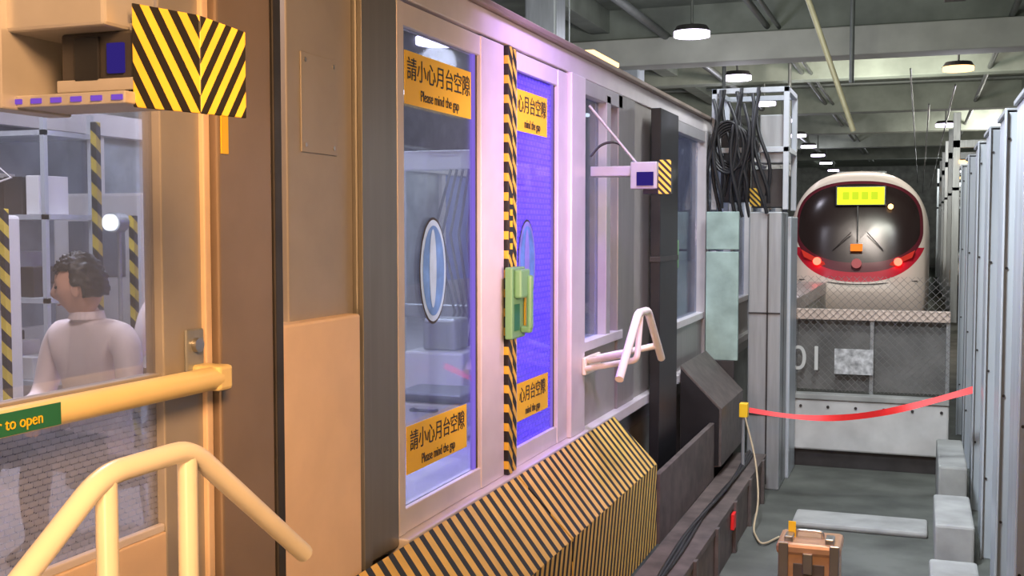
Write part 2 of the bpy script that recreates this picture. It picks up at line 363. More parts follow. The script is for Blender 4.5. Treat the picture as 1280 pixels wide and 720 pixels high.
shieldplate('shield_left',(-1.475,1.85,1.695,1.49),(-1.330,1.87,1.665,1.474),shl,gs)
shieldplate('shield_right',(-1.330,1.87,1.665,1.474),(-1.288,1.965,1.645,1.472),shr,gs)
box('shield_web',-1.50,-1.34,1.875,1.88,1.60,1.66,M['housing'],gs,0)
box('warning_tab',-1.864,-1.86,2.71,2.745,1.46,1.62,M['yellow'],w,.001)
fs=empty('gap_sensor.001'); dz=-.04
box('arm',-1.88,-1.56,6.55,6.70,1.60+dz,1.66+dz,M['housing'],fs,.005)
box('housing',-1.62,-1.46,6.50,6.74,1.52+dz,1.68+dz,M['housing'],fs,.006)
box('lens_window',-1.58,-1.48,6.49,6.502,1.54+dz,1.62+dz,M['blueled'],fs,.001)
sh2=stripes('shield_stripe_s',(1.0,0,1.0),.04,frac=.5)
box('shield',-1.455,-1.38,6.52,6.525,1.49+dz,1.69+dz,sh2,fs,.001)
box('sensor_body',-1.55,-1.40,6.53,6.66,1.49+dz,1.60+dz,M['black'],fs,.004)
tube('cable',[(-1.88,6.55,1.68),(-1.82,6.58,1.76),(-1.72,6.6,1.77),(-1.6,6.62,1.63)],.008,M['cable'],fs,fillet=.05)
tube('stay_rod',[(-1.875,6.5,1.98),(-1.6,6.6,1.63)],.008,M['housing'],fs)

# ------------------------------------------------------------ cabinets and cable rack past the doors
cb=empty('trackside_cabinet')
box('body_front',-1.50,-1.20,10.58,11.1,ZG,1.40,M['steel'],cb,.01)
box('body_rear',-1.45,-1.17,11.12,11.7,ZG,1.36,M['galv'],cb,.01)
for z in (-.5,.45): box('door_seam',-1.495,-1.205,10.57,10.582,z,z+.015,M['dark'],cb,0)
box('door_edge',-1.33,-1.315,10.57,10.582,ZG+.05,1.38,M['dark'],cb,0)
box('side_seam',-1.201,-1.197,10.8,10.82,ZG+.05,1.38,M['dark'],cb,0)
pp=empty('green_switch_panel')
box('panel_upper',-1.87,-1.57,10.42,10.46,1.05,1.40,M['greenpanel'],pp,.006)
box('panel_lower',-1.87,-1.57,10.42,10.46,.02,1.03,M['greenpanel'],pp,.006)
box('panel_leg',-1.84,-1.60,10.42,10.45,ZG,.02,M['dark'],pp,.004)
rk=empty('cable_rack')
for x in (-1.86,-1.2):
    for y in (10.6,11.3): box('upright',x,x+.05,y,y+.05,1.42,2.55,M['galv'],rk)
for z in (1.95,2.5):
    for y in (10.6,11.3): box('crossbar',-1.86,-1.15,y,y+.05,z,z+.05,M['galv'],rk)
    for x in (-1.86,-1.2): box('sidebar',x,x+.05,10.6,11.3,z,z+.05,M['galv'],rk)
box('junction_box',-1.42,-1.16,10.65,10.9,1.85,2.30,M['steel'],rk,.01)
box('junction_box_b',-1.50,-1.20,10.7,10.95,1.44,1.80,M['dark'],rk,.01)
box('junction_box_c',-1.84,-1.55,11.0,11.25,1.5,2.2,M['dark'],rk,.01)
lines=[]
for k in range(18):
    x0=-1.84+.026*k; dx=random.uniform(-.06,.08); L=[]
    for i in range(15):
        t=i/14; L.append((x0+dx*t+.05*math.sin(t*5+k),10.56-.05*math.sin(t*3.1)+.02*(k%3),2.45-t*1.0+.10*math.sin(t*math.pi+k)))
    lines.append(L)
multitube('cable_bundle',lines,.017,M['cable'],rk,2)
lines=[]
for k in range(5):
    L=[]
    for i in range(25):
        a=2*math.pi*i/24; L.append((-1.70+.02*k+(.15+.012*k)*math.cos(a),10.52+.01*k,2.0+(.24-.02*k)*math.sin(a)))
    lines.append(L)
multitube('cable_loop',lines,.013,M['cable'],rk,2)
yb=stripes('small_stripes',(1,0,1),.05)
box('striped_guard',-1.50,-1.40,10.60,10.61,1.45,1.62,yb,rk,0)

# ------------------------------------------------------------ barrier with chain-link and boards
br=empty('chain_link_barrier')
bx0,bx1,by=-1.22,.30,11.9
box('top_beam',bx0,bx1,by-.05,by+.05,.31,.42,M['tan'],br,.008)
M['meshback']=mat('barrier_back_board',(.17,.165,.155),.7,0,.3,4)
box('backing_board',bx0,bx1,by+.05,by+.08,-.42,.31,M['meshback'],br,0)
for x in (bx0,-.46,bx1-.04): box('upright',x,x+.04,by-.02,by+.04,ZG,.31,M['steel'],br)
lines=[];h0,h1=-.42,.76
p=.075; H=h1-h0; W=bx1-bx0
k=-int(H/p)-1
while k*p<W:
    for s in (1,-1):
        x0=bx0+k*p
        a=max(0,-k*p); b=min(H,W-k*p)
        if b>a:
            if s==1: lines.append([(x0+a,by-.06,h0+a),(x0+b,by-.06,h0+b)])
            else: lines.append([(x0+a,by-.064,h1-a),(x0+b,by-.064,h1-b)])
    k+=1
multitube('mesh_wires',lines,.0022,M['mesh'],br,1)
box('lower_board',bx0-.0,bx1,by-.16,by-.10,-1.02,-.50,M['board'],br,.02)
box('board_top_edge',bx0,bx1,by-.18,by-.02,-.50,-.44,M['concrete'],br,.01)
box('dark_base',bx0,bx1,by-.10,by,ZG,-1.0,M['dark'],br)  # dark-coloured base under the lower board
text('panel_number','01',(-1.07,by-.07,-.10),.36,M['whitetx'],br,rot=(90,0,0))
M['labelw']=mat('worn_label',(.46,.46,.46),.6,0,.5,18)
box('label_plate',-.80,-.42,by-.072,by-.066,-.24,.02,M['labelw'],br,.02)
for k in range(6): cyl('bolt',(bx0+.1+k*.27,by-.165,-.57),.015,.01,'Y',M['dark'],br,10)
box('concrete_kerb',-.95,.10,9.3,9.75,ZG,ZG+.05,M['concrete'],bevel=.02)
box('concrete_step',.14,.41,8.6,9.6,ZG,ZG+.30,M['concrete'],bevel=.02)
box('concrete_step.001',.18,.41,10.0,11.3,ZG,ZG+.45,M['concrete'],bevel=.02)
box('concrete_step.002',.10,.41,7.2,8.2,ZG,ZG+.16,M['concrete'],bevel=.02)
A=Vector((-1.34,9.6,-.30)); B=Vector((.43,9.9,-.08))
n=30; vs=[]
for i in range(n+1):
    t=i/n; p=A.lerp(B,t); p.z-=.16*math.sin(math.pi*t)*(1-.3*t); a=.5*math.sin(t*9)+.3
    d=Vector((0,math.sin(a),math.cos(a)))*.022*(1+.5*t)
    vs+= [p-d,p+d]
meshobj('red_barrier_tape',vs,[(2*i,2*i+1,2*i+3,2*i+2) for i in range(n)],M['red'],smooth=True)
ps=empty('tape_post')
box('clamp',-1.42,-1.35,9.55,9.63,-.36,-.24,M['yellow'],ps,.005)
tube('stake',[(-1.39,9.59,-.3),(-1.39,9.59,-.81)],.015,M['steel'],ps)
tube('loose_cable',[(-1.36,9.5,-.35),(-1.25,9.4,-.7),(-1.2,9.2,-1.0),(-1.22,9.0,-1.17),(-1.1,8.6,-1.18),(-1.0,8.9,-1.18)],.008,mat('tan_cable',(.5,.4,.25)),ps,fillet=.2)

# ------------------------------------------------------------ right side gate panels
for i,(y,x) in enumerate([(5.6,.55),(6.45,.50),(7.6,.48),(8.9,.46),(10.4,.45),(12.2,.44),(14.2,.44)]):
    e=empty('steel_gate_panel' if i==0 else 'steel_gate_panel.%03d'%i)
    L=.75
    box('face_flange',x,x+.42,y,y+.035,ZG,1.98,M['galv'],e,.004)
    box('side_sheet',x+.02,x+.035,y+.035,y+L,ZG,1.96,M['galv'],e,.002)
    box('lip',x,x+.012,y-.04,y,ZG,1.98,M['galv'],e,.002)
    box('top_cap',x,x+.42,y,y+L,1.96,1.99,M['steel'],e,.004)
    for z in (-.6,.2,1.0,1.8): cyl('bolt',(x+.03,y-.004,z),.009,.01,'Y',M['dark'],e,8)

# ------------------------------------------------------------ foreground orange metal box
ob=empty('trackside_junction_box')
zt=-.45
box('case',-.68,-.37,6.0,6.28,ZG+.30,zt,M['orangebox'],ob,.018)
box('lid',-.69,-.36,5.99,6.29,zt-.03,zt+.035,M['orangebox'],ob,.02)
for x in (-.675,-.415): box('corner_bracket',x,x+.05,5.982,6.0,ZG+.32,zt+.04,M['screw'],ob,.005)
box('recess_panel',-.60,-.44,5.994,6.0,zt-.42,zt-.07,M['hood'],ob,.006)
box('latch',-.55,-.50,5.975,5.996,zt-.12,zt-.01,M['screw'],ob,.004)
for x in (-.65,-.44):
    box('hinge_block',x,x+.045,6.02,6.12,zt+.03,zt+.065,M['screw'],ob,.006)
tube('lid_handle',[(-.60,6.14,zt+.025),(-.60,6.14,zt+.07),(-.46,6.14,zt+.07),(-.46,6.14,zt+.025)],.009,M['screw'],ob,fillet=.02)
box('yellow_tag',-.64,-.60,6.125,6.13,zt+.03,zt+.12,M['yellow'],ob,.002)
for x in (-.66,-.42):
    for y in (6.04,6.22): tube('leg',[(x,y,ZG),(x,y,ZG+.32)],.018,M['steel'],ob)
box('striped_ground_board',-1.1,-.8,6.9,7.6,ZG,ZG+.02,yb,None,0)

# ------------------------------------------------------------ train
def train():
    e=empty('passenger_train'); hw=1.57; zt=2.58; zbm=-1.0; zc=.95
    out=[]
    def sgn(v): return 1 if v>=0 else -1
    N=80
    for i in range(N):
        a=2*math.pi*i/N; c,s=math.cos(a),math.sin(a)
        if s>=0: x=hw*sgn(c)*abs(c)**(2/2.5); z=zc+(zt-zc)*abs(s)**(2/2.3)
        else: x=hw*sgn(c)*abs(c)**(2/11); z=zc-(zc-zbm)*abs(s)**(2/11)
        out.append((x,z))
    vs=[];fs=[]; rings=[(1,18,0),(1,0,0)]
    K=26
    for k in range(1,K+1):
        t=k/K; a=t*math.pi/2; s=abs(math.cos(a))**.45; yy=-.62*math.sin(a)**1.1
        rings.append((s if k<K else .001,yy,t))
    for s,y,t in rings:
        for x,z in out:
            zz=zc+(z-zc)*s
            lean=(.34*min(1,max(0,(1.3-zz)/1.6)) - .34*max(0,(zz-1.3)/1.3)) if y<0 else 0
            vs.append((x*s,y-lean*min(1,-y/.3 if y<0 else 0),zz))
    for r in range(len(rings)-1):
        for i in range(N):
            j=(i+1)%N; fs.append((r*N+i,r*N+j,(r+1)*N+j,(r+1)*N+i))
    m,nt,b=newmat('train_front_paint'); Nn=nt.nodes.new
    tc=Nn('ShaderNodeTexCoord'); sp=Nn('ShaderNodeSeparateXYZ'); nt.links.new(tc.outputs['Object'],sp.inputs[0])
    def mth(op,a,bv=None):
        n=Nn('ShaderNodeMath'); n.operation=op
        for i,v in enumerate((a,bv)):
            if v is None: continue
            if isinstance(v,(int,float)): n.inputs[i].default_value=v
            else: nt.links.new(v,n.inputs[i])
        return n.outputs[0]
    def ell(zc,a,bt,bb,px=2.4):
        dz=mth('SUBTRACT',sp.outputs['Z'],zc)
        up=mth('DIVIDE',mth('MAXIMUM',dz,0),bt); dn=mth('DIVIDE',mth('MINIMUM',dz,0),bb)
        x=mth('DIVIDE',mth('ABSOLUTE',sp.outputs['X']),a)
        v=mth('ADD',mth('ADD',mth('POWER',mth('ABSOLUTE',up),3.2),mth('POWER',mth('ABSOLUTE',dn),1.8)),mth('POWER',x,px))
        return mth('LESS_THAN',v,1)
    front=mth('LESS_THAN',sp.outputs['Y'],-.02)
    blk=mth('MULTIPLY',ell(1.15,1.42,1.20,.92),front)
    blk2=mth('MULTIPLY',ell(1.15,1.35,1.13,.70),front)
    red=mth('MULTIPLY',mth('MULTIPLY',ell(1.05,1.50,1.3,1.04),front),mth('LESS_THAN',sp.outputs['Z'],.80))
    m1=Nn('ShaderNodeMix'); m1.data_type='RGBA'; m1.inputs[6].default_value=(.54,.47,.43,1); m1.inputs[7].default_value=(.38,.012,.03,1); nt.links.new(red,m1.inputs[0])
    m2=Nn('ShaderNodeMix'); m2.data_type='RGBA'; m2.inputs[7].default_value=(.08,.012,.02,1); nt.links.new(m1.outputs[2],m2.inputs[6]); nt.links.new(blk,m2.inputs[0])
    m3=Nn('ShaderNodeMix'); m3.data_type='RGBA'; m3.inputs[7].default_value=(.016,.010,.010,1); nt.links.new(m2.outputs[2],m3.inputs[6]); nt.links.new(blk2,m3.inputs[0])
    nt.links.new(m3.outputs[2],b.inputs['Base Color']); b.inputs['Roughness'].default_value=.22; b.inputs['Metallic'].default_value=.05
    b.inputs['Specular IOR Level'].default_value=.3
    meshobj('car_body',vs,fs,m,e,smooth=True)
    box('destination_display',-.52,.60,-.60,-.35,1.76,2.22,M['black'],e,.02)
    box('display_led',-.48,.56,-.61,-.60,1.79,2.19,emis('led_yellow',(.85,.92,.03),1.6),e,.005)
    gl=emis('led_green',(.62,.80,.03),1.1)
    for k in range(4): box('display_char',-.36+k*.21,-.21+k*.21,-.62,-.612,1.90,2.08,gl,e,.005)
    for x,z in ((-.90,.48),(.88,.48)):
        cyl('tail_lamp',(x,-.74,z),.09,.3,'Y',emis('tail_red',(1,.05,.03),9),e)
        q=1 if x>0 else -1
        prism_y('lamp_cluster',[(x-.22*q,z-.16),(x+.30*q,z+.10),(x+.36*q,z+.26),(x-.16*q,z-.02)],-.80,-.5,emis('tail_dim',(.9,.06,.04),.6),e)
    box('centre_signal',-.16,.10,-.90,-.70,.72,.88,emis('centre_orange',(1,.22,.03),1.4),e,.01)
    cyl('head_lamp',(.70,-.52,1.74),.06,.2,'Y',M['lampw'],e)
    cyl('emblem',(-.02,-.92,.44),.11,.1,'Y',emis('emblem_pink',(.9,.25,.25),.5),e)
    tube('wiper',[(-.55,-.80,.75),(-.15,-.84,1.15)],.012,M['dark'],e)
    tube('wiper_b',[(.55,-.80,.75),(.2,-.84,1.15)],.012,M['dark'],e)
    box('windscreen_divider',-.03,.0,-.80,-.62,.95,1.75,M['black'],e,.005)
    tube('panel_seam',[(-1.3,-.75,.05),(0,-1.0,-.06),(1.3,-.75,.05)],.012,M['dark'],e,fillet=.5)
    box('skirt_front',-1.40,1.40,-.5,.3,-1.1,-.65,M['dark'],e,.03)
    box('coupler',-.15,.15,-1.5,-.5,-.95,-.65,M['dark'],e,.03)
    for y in (1.5,4.0,14):
        for x in (-.72,.72): cyl('wheel',(x,y,-.83),.35,.12,'X',M['dark'],e)
    box('bogie',-.9,.9,1.0,4.6,-.95,-.5,M['dark'],e,.03)
    box('roof_pod',-.6,.6,1.5,5,2.50,2.66,M['steel'],e,.05)
    e.location=(-1.36,27.7,0); e.rotation_euler=(0,0,math.radians(1.5))
train()

eq=empty('lineside_equipment')
for i,(x,y,h) in enumerate([(1.0,24,2.2),(1.4,26.5,3.0),(.95,29,1.9),(1.9,23,1.2)]):
    box('cabinet',x,x+.6,y,y+.5,ZG,ZG+h,M['dark'],eq,.02)
for x,y,z,c in [(1.15,23.95,.9,(.05,1,.5)),(1.5,26.4,1.2,(1,.3,.1)),(.98,28.9,.6,(.9,.8,.9)),(2.0,22.9,.0,(1,.05,.05)),(1.25,23.95,.2,(.8,.8,.9)),(1.1,23.95,-.3,(.9,.4,.3))]:
    box('indicator',x,x+.12,y-.02,y+.0,z,z+.06,emis('indicator_lamp',c,3),eq,0)
for k in range(5): box('steps',.75,1.0,22.5+k*.3,22.8+k*.3,ZG,ZG+.3*(k+1),M['tan'],eq,.01)
# steel portal frames carrying the overhead line beyond the train
pf=empty('overhead_line_portal')
for y in (31,36,41,47,53,60):
    for x in (.75,4.2): box('portal_leg',x,x+.18,y,y+.18,ZG,4.2,M['steel'],pf,.01)
    box('portal_boom',.75,4.38,y,y+.18,3.3,3.5,M['steel'],pf,.01)
    box('portal_boom_low',.75,4.38,y,y+.12,2.2,2.3,M['steel'],pf,.01)
    box('lamp_bracket',.9,1.25,y-.1,y,2.9,2.98,M['lampwhite'] if y in(36,47,60) else M['lampw'],pf,.01)
multitube('catenary_wires',[[(x,20,z),(x,70,z)] for x,z in ((-.2,3.9),(.1,3.3),(.5,3.6))],.015,M['cable'],pf)
fp=empty('distant_platform')
box('deck',.9,4.5,32,72,-.3,0,M['concrete'],fp,.02)
box('fascia',.85,.95,32,72,-.5,0,M['tan'],fp,.01)
for k in range(9): box('pier',1.0,1.3,33+k*4.4,33.3+k*4.4,ZG,-.3,M['concrete'],fp,.01)

# ------------------------------------------------------------ ceiling lights + services
def light(name,typ,loc,energy,col,size=.3,target=None,spot=None,blend=.5,spread=None):
    l=D.lights.new(name,typ); l.energy=energy*1.28; l.color=col
    if typ=='AREA':
        l.size=size
        if spread: l.spread=math.radians(spread)
    else: l.shadow_soft_size=size
    if spot: l.spot_size=math.radians(spot); l.spot_blend=blend
    o=D.objects.new(name,l); o.location=loc
    if target is not None: o.rotation_euler=(Vector(target)-Vector(loc)).to_track_quat('-Z','Y').to_euler()
    S.collection.objects.link(o); return o
ys=[16.3,21.3,25.9,30.2,35.2,40,45,50.5,57]
cl=[(-3.16-.88*(y-16.3)/41,y,4.05) for y in ys]+[(.58,21.4,4.05),(.6,33,4.05),(-5.0,11.4,3.3)]  # last lamp is added inside, standing in for a reflection in the door glass
for i,(x,y,z) in enumerate(cl):
    e=empty('ceiling_downlight' if i==0 else 'ceiling_downlight.%03d'%i)
    cyl('lens',(x,y,z),.26,.07,'Z',M['lamp'] if i!=9 else M['lampw'],e)
    cyl('reflector',(x,y,z+.075),.27,.08,'Z',M['dark'],e,r2=.22)
    tube('stem',[(x,y,z+.11),(x,y,5.1)],.02,M['pipe'],e)
    if i in (0,1,2,4,6,9,11): light('downlight_lamp_%d'%i,'POINT',(x,y,z-.25),60,(.85,.85,1),.2)
tube('hanging_ochre_pole',[(-1.72,14.3,5.1),(-1.31,14.4,3.95),(-.80,14.6,2.45)],.035,M['pole'])
sv=empty('ceiling_pipework')
for k,(x,r) in enumerate([(-2.5,.05),(-2.3,.035),(1.3,.05),(-4.2,.07)]):
    tube('pipe',[(x,14,4.66-.03*k),(x,60,4.66-.03*k)],r,M['pipe'],sv)
for k,y in enumerate((10.5,15.5,22.5,29)):
    tube('cross_pipe',[(-8,y,4.80+.03*(k%3)),(4.5,y+.4,4.84+.03*(k%3))],.04,M['pipe'],sv)
for x,y,z in ((-2.2,12.5,3.9),(-1.0,17.5,3.4),(-3.4,20.6,3.7),(-2.6,24,3.4)): tube('dropper',[(x,y,5.1),(x,y,z)],.035,M['pipe'],sv)
multitube('loose_wires',[[(-2.7+.3*k,11+.2*k,5.08),(-2.5+.3*k,11.6,4.5-.1*k),(-2.0+.2*k,12.6,4.4),(-1.6+.2*k,13.4,4.7)] for k in range(4)],.018,M['cable'],sv)
box('signal_hanger',.20,.42,13,13.2,3.7,5.1,M['dark'],sv)

# ------------------------------------------------------------ platform interior
def strpost(i,x,y,h=2.0,r=.018):
    e=empty('striped_post' if i==0 else 'striped_post.%03d'%i)
    box('shaft',x-r,x+r,y-r,y+r,0,h,stripes('post_stripes_%d'%i,(.8,.8,1),.13,c1=(.7,.55,.06)),e,.003)
    box('foot',x-.08,x+.08,y-.08,y+.08,0,.02,M['dark'],e,.003)
for i,(x,y,h) in enumerate([(-3.90,4.60,1.78),(-4.2,5.25,1.32),(-4.5,4.6,1.35)]): strpost(i,x,y,h)
pi=empty('control_cabinet')
box('body',-5.5,-4.72,4.35,4.95,0,1.32,M['white'],pi,.02)
box('screen_side',-4.719,-4.71,4.45,4.85,.8,1.15,M['paned'],pi,.005)
box('screen_front',-5.35,-4.85,4.34,4.352,.85,1.2,M['paneg'],pi,.005)
box('control_row',-5.35,-4.85,4.335,4.352,.65,.75,M['dark'],pi,.005)
for k in range(4): box('vent',-5.3,-4.9,4.342,4.35,.2+k*.1,.24+k*.1,M['dark'],pi,0)
pi=empty('control_cabinet.001')
box('body',-6.0,-5.2,6.6,7.2,0,1.5,M['white'],pi,.02)
box('screen_front',-5.85,-5.35,6.59,6.602,.9,1.3,M['paned'],pi,.005)
pi=empty('control_cabinet.002')
box('body',-4.4,-3.9,5.9,6.5,0,1.1,M['housing'],pi,.02)
box('monitor',-4.35,-3.95,5.95,6.0,1.12,1.42,M['black'],pi,.01)
pi=empty('work_desk')
box('top',-4.35,-3.85,2.95,3.6,.66,.70,M['white'],pi,.004)
for x in (-4.30,-3.9):
    for y in (3.0,3.55): box('leg',x-.02,x+.02,y-.02,y+.02,0,.66,M['steel'],pi,0)
box('equipment_case',-4.3,-3.95,3.1,3.5,.70,.95,M['housing'],pi,.01)
for i,(x,y) in enumerate([(-5.2,8.6),(-6.55,6.1),(-4.8,14.5),(-5.0,20)]):
    box('platform_column' if i==0 else 'platform_column.%03d'%i,x-.22,x+.22,y-.22,y+.22,0,5.1,M['steel' if i%2==0 else 'galv'],bevel=.03)
ops=empty('opposite_screen_wall')
for k in range(14):
    y=2+k*1.6
    box('frame_post',-7.25,-7.15,y,y+.15,0,2.2,M['frame'],ops)
    box('pane',-7.22,-7.21,y+.15,y+1.6,.4,2.1,M['paneg' if k%2==0 else 'paned'] if k!=9 else M['blueglow'],ops,0)
    box('low',-7.24,-7.16,y+.15,y+1.6,0,.4,M['frame2'],ops,0)
box('head',-7.3,-7.1,2,24,2.1,2.3,M['frame'],ops)
sh=empty('equipment_shelving')
for x in (-5.7,-4.9):
    for y in (5.3,5.7): box('upright',x,x+.03,y,y+.03,0,1.95,M['galv'],sh,0)
for z in (.3,.8,1.3,1.8):
    box('shelf',-5.7,-4.87,5.3,5.73,z,z+.03,M['galv'],sh,0)
    xx=-5.65
    while xx<-5.05:
        ww=random.uniform(.08,.2); hh=random.uniform(.1,.3)
        if z<1.7: box('part_box',xx,xx+ww,5.35,5.6,z+.03,z+.03+hh,M[random.choice(['white','housing','dark','board','paneg'])],sh,.005)
        xx+=ww+.03
tg=empty('test_gate_frame')
for x in (-3.9,-3.1): box('gate_post',x-.05,x+.05,8.0,8.12,0,1.75,M['white'],tg,.01)
box('gate_head',-3.95,-3.05,8.0,8.12,1.70,1.85,M['white'],tg,.01)
box('gate_mid',-3.85,-3.15,8.02,8.08,.55,.65,M['steel'],tg,.01)
multitube('gate_cables',[[(-3.2-.05*k,7.97,1.7),(-3.25-.07*k,7.93,1.2),(-3.2-.04*k,7.95,.6),(-3.3-.08*k,7.9,.02)] for k in range(5)],.012,M['cable'],tg)
cr=empty('equipment_crate')
box('crate',-3.35,-2.9,7.0,7.45,.0,.40,M['white'],cr,.02); box('crate_top',-3.25,-3.0,7.1,7.35,.40,.62,M['steel'],cr,.02)
cr=empty('tool_case')
box('case_body',-2.95,-2.5,6.0,6.4,.0,.22,M['board'],cr,.02); box('case_lid',-2.96,-2.49,5.99,6.41,.22,.27,M['dark'],cr,.02)
tube('case_handle',[(-2.8,5.99,.18),(-2.8,5.95,.18),(-2.65,5.95,.18),(-2.65,5.99,.18)],.01,M['dark'],cr)
il=empty('interior_batten_light')
for x,y in ((-4.9,7.2),(-5,10.2),(-4,13)):
    z=2.0 if y<8 else 2.6
    box('tube',x-.25,x+.25,y-.04,y+.04,z-.02,z+.02,M['lampwhite'],il,.01)
    tube('hanger',[(x,y,z+.02),(x,y,5.1)],.008,M['steel'],il)
wl=empty('work_lamp')
for k,(x,y,z) in enumerate([(-4.75,4.25,1.36),(-4.15,5.0,1.28)]):
    cyl('head',(x,y,z),.045,.03,'Y',M['lampwhite'],wl); cyl('shell',(x,y+.05,z),.055,.08,'Y',M['steel'],wl)
    tube('stand',[(x,y+.07,z-.03),(x,y+.07,0)],.012,M['steel'],wl)
multitube('hanging_wires',[[(-5.1+.1*k,4.6,2.05),(-4.95+.05*k,4.5,1.75),(-4.85+.12*k,4.4,1.5),(-4.75,4.35,1.36)] for k in range(6)],.007,M['white'],wl)

# ------------------------------------------------------------ seated workers
def person(name,loc,rotz,turn=0):
    e=empty(name)
    V=[];E=[];R=[]
    def add(p,r,par=None):
        V.append(p);R.append(r if isinstance(r,tuple) else (r,r)); i=len(V)-1
        if par is not None:E.append((par,i))
        return i
    pel=add((0,0,.36),(.15,.11)); wa=add((0,.03,.52),(.135,.10),pel); ch=add((0,.06,.70),(.155,.11),wa); uc=add((0,.07,.81),(.125,.10),ch)
    nb=add((0,.075,.88),(.06,.06),uc); nt_=add((0,.10,.96),(.052,.052),nb)
    hands=[]
    for s in (-1,1):
        sh=add((s*.16,.06,.815),.07,uc); s2=add((s*.205,.06,.775),.064,sh); el=add((s*.245,.10,.56),.048,s2); wr=add((s*.15,.31,.53),.030,el); pm=add((s*.13,.37,.53),(.034,.018),wr)
        add((s*.125,.41,.525),(.036,.015),pm); hands.append((s,(s*.125,.41,.525)))
        hp=add((s*.09,.06,.35),.095,pel); kn=add((s*.14,.44,.42),.068,hp); cf=add((s*.14,.46,.26),.055,kn); an=add((s*.14,.45,.09),.04,cf); add((s*.15,.58,.045),(.045,.035),an)
    me=D.meshes.new('tmp'); me.from_pydata(V,E,[]); o=D.objects.new('tmp',me); S.collection.objects.link(o)
    o.modifiers.new('s','SKIN')
    for i,r in enumerate(R): me.skin_vertices[0].data[i].radius=r
    me.skin_vertices[0].data[0].use_root=True
    su=o.modifiers.new('ss','SUBSURF'); su.levels=2; su.render_levels=2
    dg=bpy.context.evaluated_depsgraph_get(); dg.update(); bm_=D.meshes.new_from_object(o.evaluated_get(dg)); D.objects.remove(o)
    for m_ in ('shirt','skin','trouser','black'): bm_.materials.append(M[m_])
    for p in bm_.polygons:
        c=p.center; p.use_smooth=True
        if c.z>.895 and abs(c.x)<.09: p.material_index=1
        elif c.y>.315 and c.z>.495 and abs(c.x)<.2 : p.material_index=1
        elif c.z<.11 and c.y>.38: p.material_index=3
        elif c.z<.37 or (c.y>.13 and c.z<.50 and abs(c.x)<.23): p.material_index=2
        else: p.material_index=0
    bm_.name='body'; link(D.objects.new('body',bm_),e)
    for s,(hx,hy,hz) in hands:
        for k,(dx,L) in enumerate([(-.027,.055),(-.009,.066),(.009,.062),(.027,.048)]):
            b0=Vector((hx+dx,hy,hz)); fv=[b0,b0+Vector((0,L*.45,-.004)),b0+Vector((0,L*.75,-.018)),b0+Vector((0,L*.85,-.036))]
            tube('finger',fv,.0075,M['skin'],e,res=3)
        tube('thumb',[(hx-s*.03,hy-.03,hz),(hx-s*.05,hy,hz-.008),(hx-s*.05,hy+.025,hz-.02)],.009,M['skin'],e,res=3)
    hm=empty('head_pivot'); hm.parent=e; hm.location=(0,.115,1.02); hm.rotation_euler=(math.radians(-8),0,math.radians(turn))
    bm=bmesh.new(); bmesh.ops.create_uvsphere(bm,u_segments=40,v_segments=32,radius=1)
    for v in bm.verts:
        x,y,z=v.co
        X=x*.077; Y=y*.094; Z=z*.118
        if z<-.1: X*=1-.28*min(1,(-z-.1)/.9); Y*=1-.12*(-z)
        if y>.5:
            Y+=.024*math.exp(-((X/.012)**2))*math.exp(-(((Z+.022)/.022)**2))+.008*math.exp(-((X/.009)**2))*math.exp(-(((Z-.005)/.02)**2))
            for s in (-1,1): Y-=.011*math.exp(-(((X-s*.031)/.016)**2))*math.exp(-(((Z-.008)/.013)**2))
            Y+=.006*math.exp(-((X/.022)**2))*math.exp(-(((Z+.062)/.010)**2))
            Y+=.008*math.exp(-((X/.025)**2))*math.exp(-(((Z+.10)/.018)**2))
        v.co=(X,Y,Z)
    mh=D.meshes.new('head'); bm.to_mesh(mh); bm.free(); mh.materials.append(M['skin'])
    for p in mh.polygons: p.use_smooth=True
    link(D.objects.new('head',mh),hm)
    bm=bmesh.new(); bmesh.ops.create_uvsphere(bm,u_segments=48,v_segments=40,radius=1)
    dl=[v for v in bm.verts if not (v.co.z>.46+.05*math.sin(v.co.x*14) or (v.co.y<.22 and v.co.z>-.05) or (v.co.y<-.2 and v.co.z>-.45))]
    bmesh.ops.delete(bm,geom=dl,context='VERTS')
    for v in bm.verts:
        x,y,z=v.co; n=.006*math.sin(x*23+y*17)+.004*math.sin(z*31+x*9)+.004*math.sin(y*41+z*13)
        v.co=(x*(.089+n),y*(.105+n)-.004,z*(.132+n)+.002)
    mh=D.meshes.new('hair'); bm.to_mesh(mh); bm.free(); mh.materials.append(M['hair'])
    for p in mh.polygons: p.use_smooth=True
    ho=link(D.objects.new('hair',mh),hm); so=ho.modifiers.new('s','SOLIDIFY'); so.thickness=.008
    def ball(nm,c,r,mm_):
        bm=bmesh.new(); bmesh.ops.create_uvsphere(bm,u_segments=12,v_segments=8,radius=1)
        for v in bm.verts: v.co=(c[0]+v.co.x*r[0],c[1]+v.co.y*r[1],c[2]+v.co.z*r[2])
        mm=D.meshes.new(nm); bm.to_mesh(mm); bm.free(); mm.materials.append(mm_); link(D.objects.new(nm,mm),hm)
    for s in (-1,1):
        ball('ear',(s*.079,-.004,-.01),(.009,.018,.03),M['skin'])
        ball('eye',(s*.031,.080,.008),(.013,.006,.006),M['black'])
        box('eyebrow',s*.031-.018,s*.031+.018,.082,.090,.026,.033,M['hair'],hm,.002)
    box('mouth',-.022,.022,.084,.0885,-.064,-.059,mat('lip',(.35,.12,.1)),hm,.002)
    cyl('collar',(0,.08,.905),.072,.03,'Z',M['shirt'],e,r2=.064)
    cyl('stool_seat',(0,-.02,.235),.17,.04,'Z',M['dark'],e)
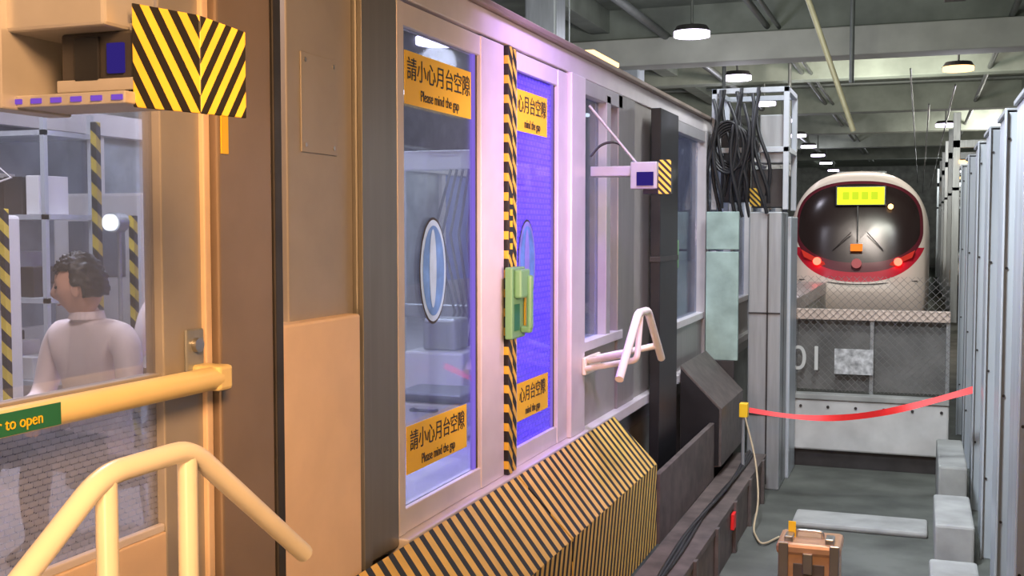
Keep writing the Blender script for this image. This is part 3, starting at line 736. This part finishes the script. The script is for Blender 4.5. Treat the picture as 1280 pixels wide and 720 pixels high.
    for a in range(4):
        dx,dy=.12*math.cos(a*1.57+.78),.12*math.sin(a*1.57+.78); tube('stool_leg',[(dx,dy-.02,.22),(dx*1.2,dy*1.2-.02,0)],.012,M['steel'],e)
    e.location=loc; e.rotation_euler=(0,0,math.radians(rotz)); return e
person('seated_man',(-3.10,3.68,-.0),172,turn=-58)
person('seated_man.001',(-3.86,5.26,0),75,turn=0)

# ------------------------------------------------------------ lights
light('sodium_flood','AREA',(.3,.3,2.6),44,(1,.53,.22),.9,target=(-1.9,2.9,.7),spread=95)
light('sodium_flood_low','AREA',(-.6,-.4,.2),8,(1,.55,.25),.4,target=(-1.9,2.6,.6),spread=100)
light('purple_fill','AREA',(-.9,5.0,2.9),16,(.60,.38,1),.3,target=(-1.9,5.9,1.2),spread=90)  # hidden purple light added outside to tint the door frames
light('pink_fill','AREA',(-.8,4.0,1.2),9,(1,.62,.58),.4,target=(-1.9,5.4,1.2),spread=100)  # hidden pink light added to warm the door stiles
light('blue_inside','AREA',(-2.7,5.9,2.3),38,(.26,.18,1),.3,target=(-2.0,5.8,.9),spread=100)
light('platform_light_a','AREA',(-4.0,4.2,3.6),115,(.90,.88,1),1.2,target=(-4.0,4.4,0))
light('platform_light_b','AREA',(-4.4,9.5,3.8),150,(.75,.80,1),1.2,target=(-4.4,9.6,0))
light('platform_light_c','AREA',(-2.4,2.4,2.4),20,(1,.84,.80),.5,target=(-3.3,3.7,.8))
light('track_fill','AREA',(-.3,9.0,4.2),110,(.92,.96,1),1.0,target=(-.6,11.0,-.5))  # added neutral fill over the track and the wall beyond the doors
light('train_fill','AREA',(-.9,20.8,3.9),190,(1,.88,.78),.6,target=(-1.3,27.5,.2))  # added fill to brighten the train front
light('far_depot_light','POINT',(2.4,38,4.0),420,(.95,.92,.85),.4)  # added fill so the structures right of the train show up
light('far_depot_fill_b','POINT',(2.0,58,4.0),500,(.90,.95,.95),.4)  # added fill for the far end and back wall
light('panel_fill','AREA',(-1.0,5.2,4.2),68,(.84,.92,1),.6,target=(.5,8,.6),spread=80)  # added cool fill aimed at the steel gate panels
light('ceiling_fill','AREA',(-1.5,11.5,2.9),85,(.90,.95,.82),1.0,target=(-1.5,16,5.1))  # added upward fill that lifts the near ceiling
light('ceiling_fill_far','AREA',(-.5,24,2.9),120,(.90,.95,.82),1.0,target=(-.5,29,5.1))  # same kind of added fill for the ceiling further back
light('box_lamp','SPOT',(.2,3.6,1.6),55,(1,.75,.5),.1,target=(-.55,6.1,-.5),spot=22)
wd=D.worlds.new('world'); S.world=wd; wd.use_nodes=True
wd.node_tree.nodes['Background'].inputs[0].default_value=(.60,.63,.60,1); wd.node_tree.nodes['Background'].inputs[1].default_value=.18

# ------------------------------------------------------------ camera
cam=D.cameras.new('camera'); cam.sensor_width=36; cam.lens=36*1400/1280; cam.clip_start=.05; cam.clip_end=200
co=D.objects.new('camera',cam); S.collection.objects.link(co); co.location=(0,0,1.25)
co.rotation_euler=(math.radians(90-3.07),0,math.radians(20.0)); S.camera=co
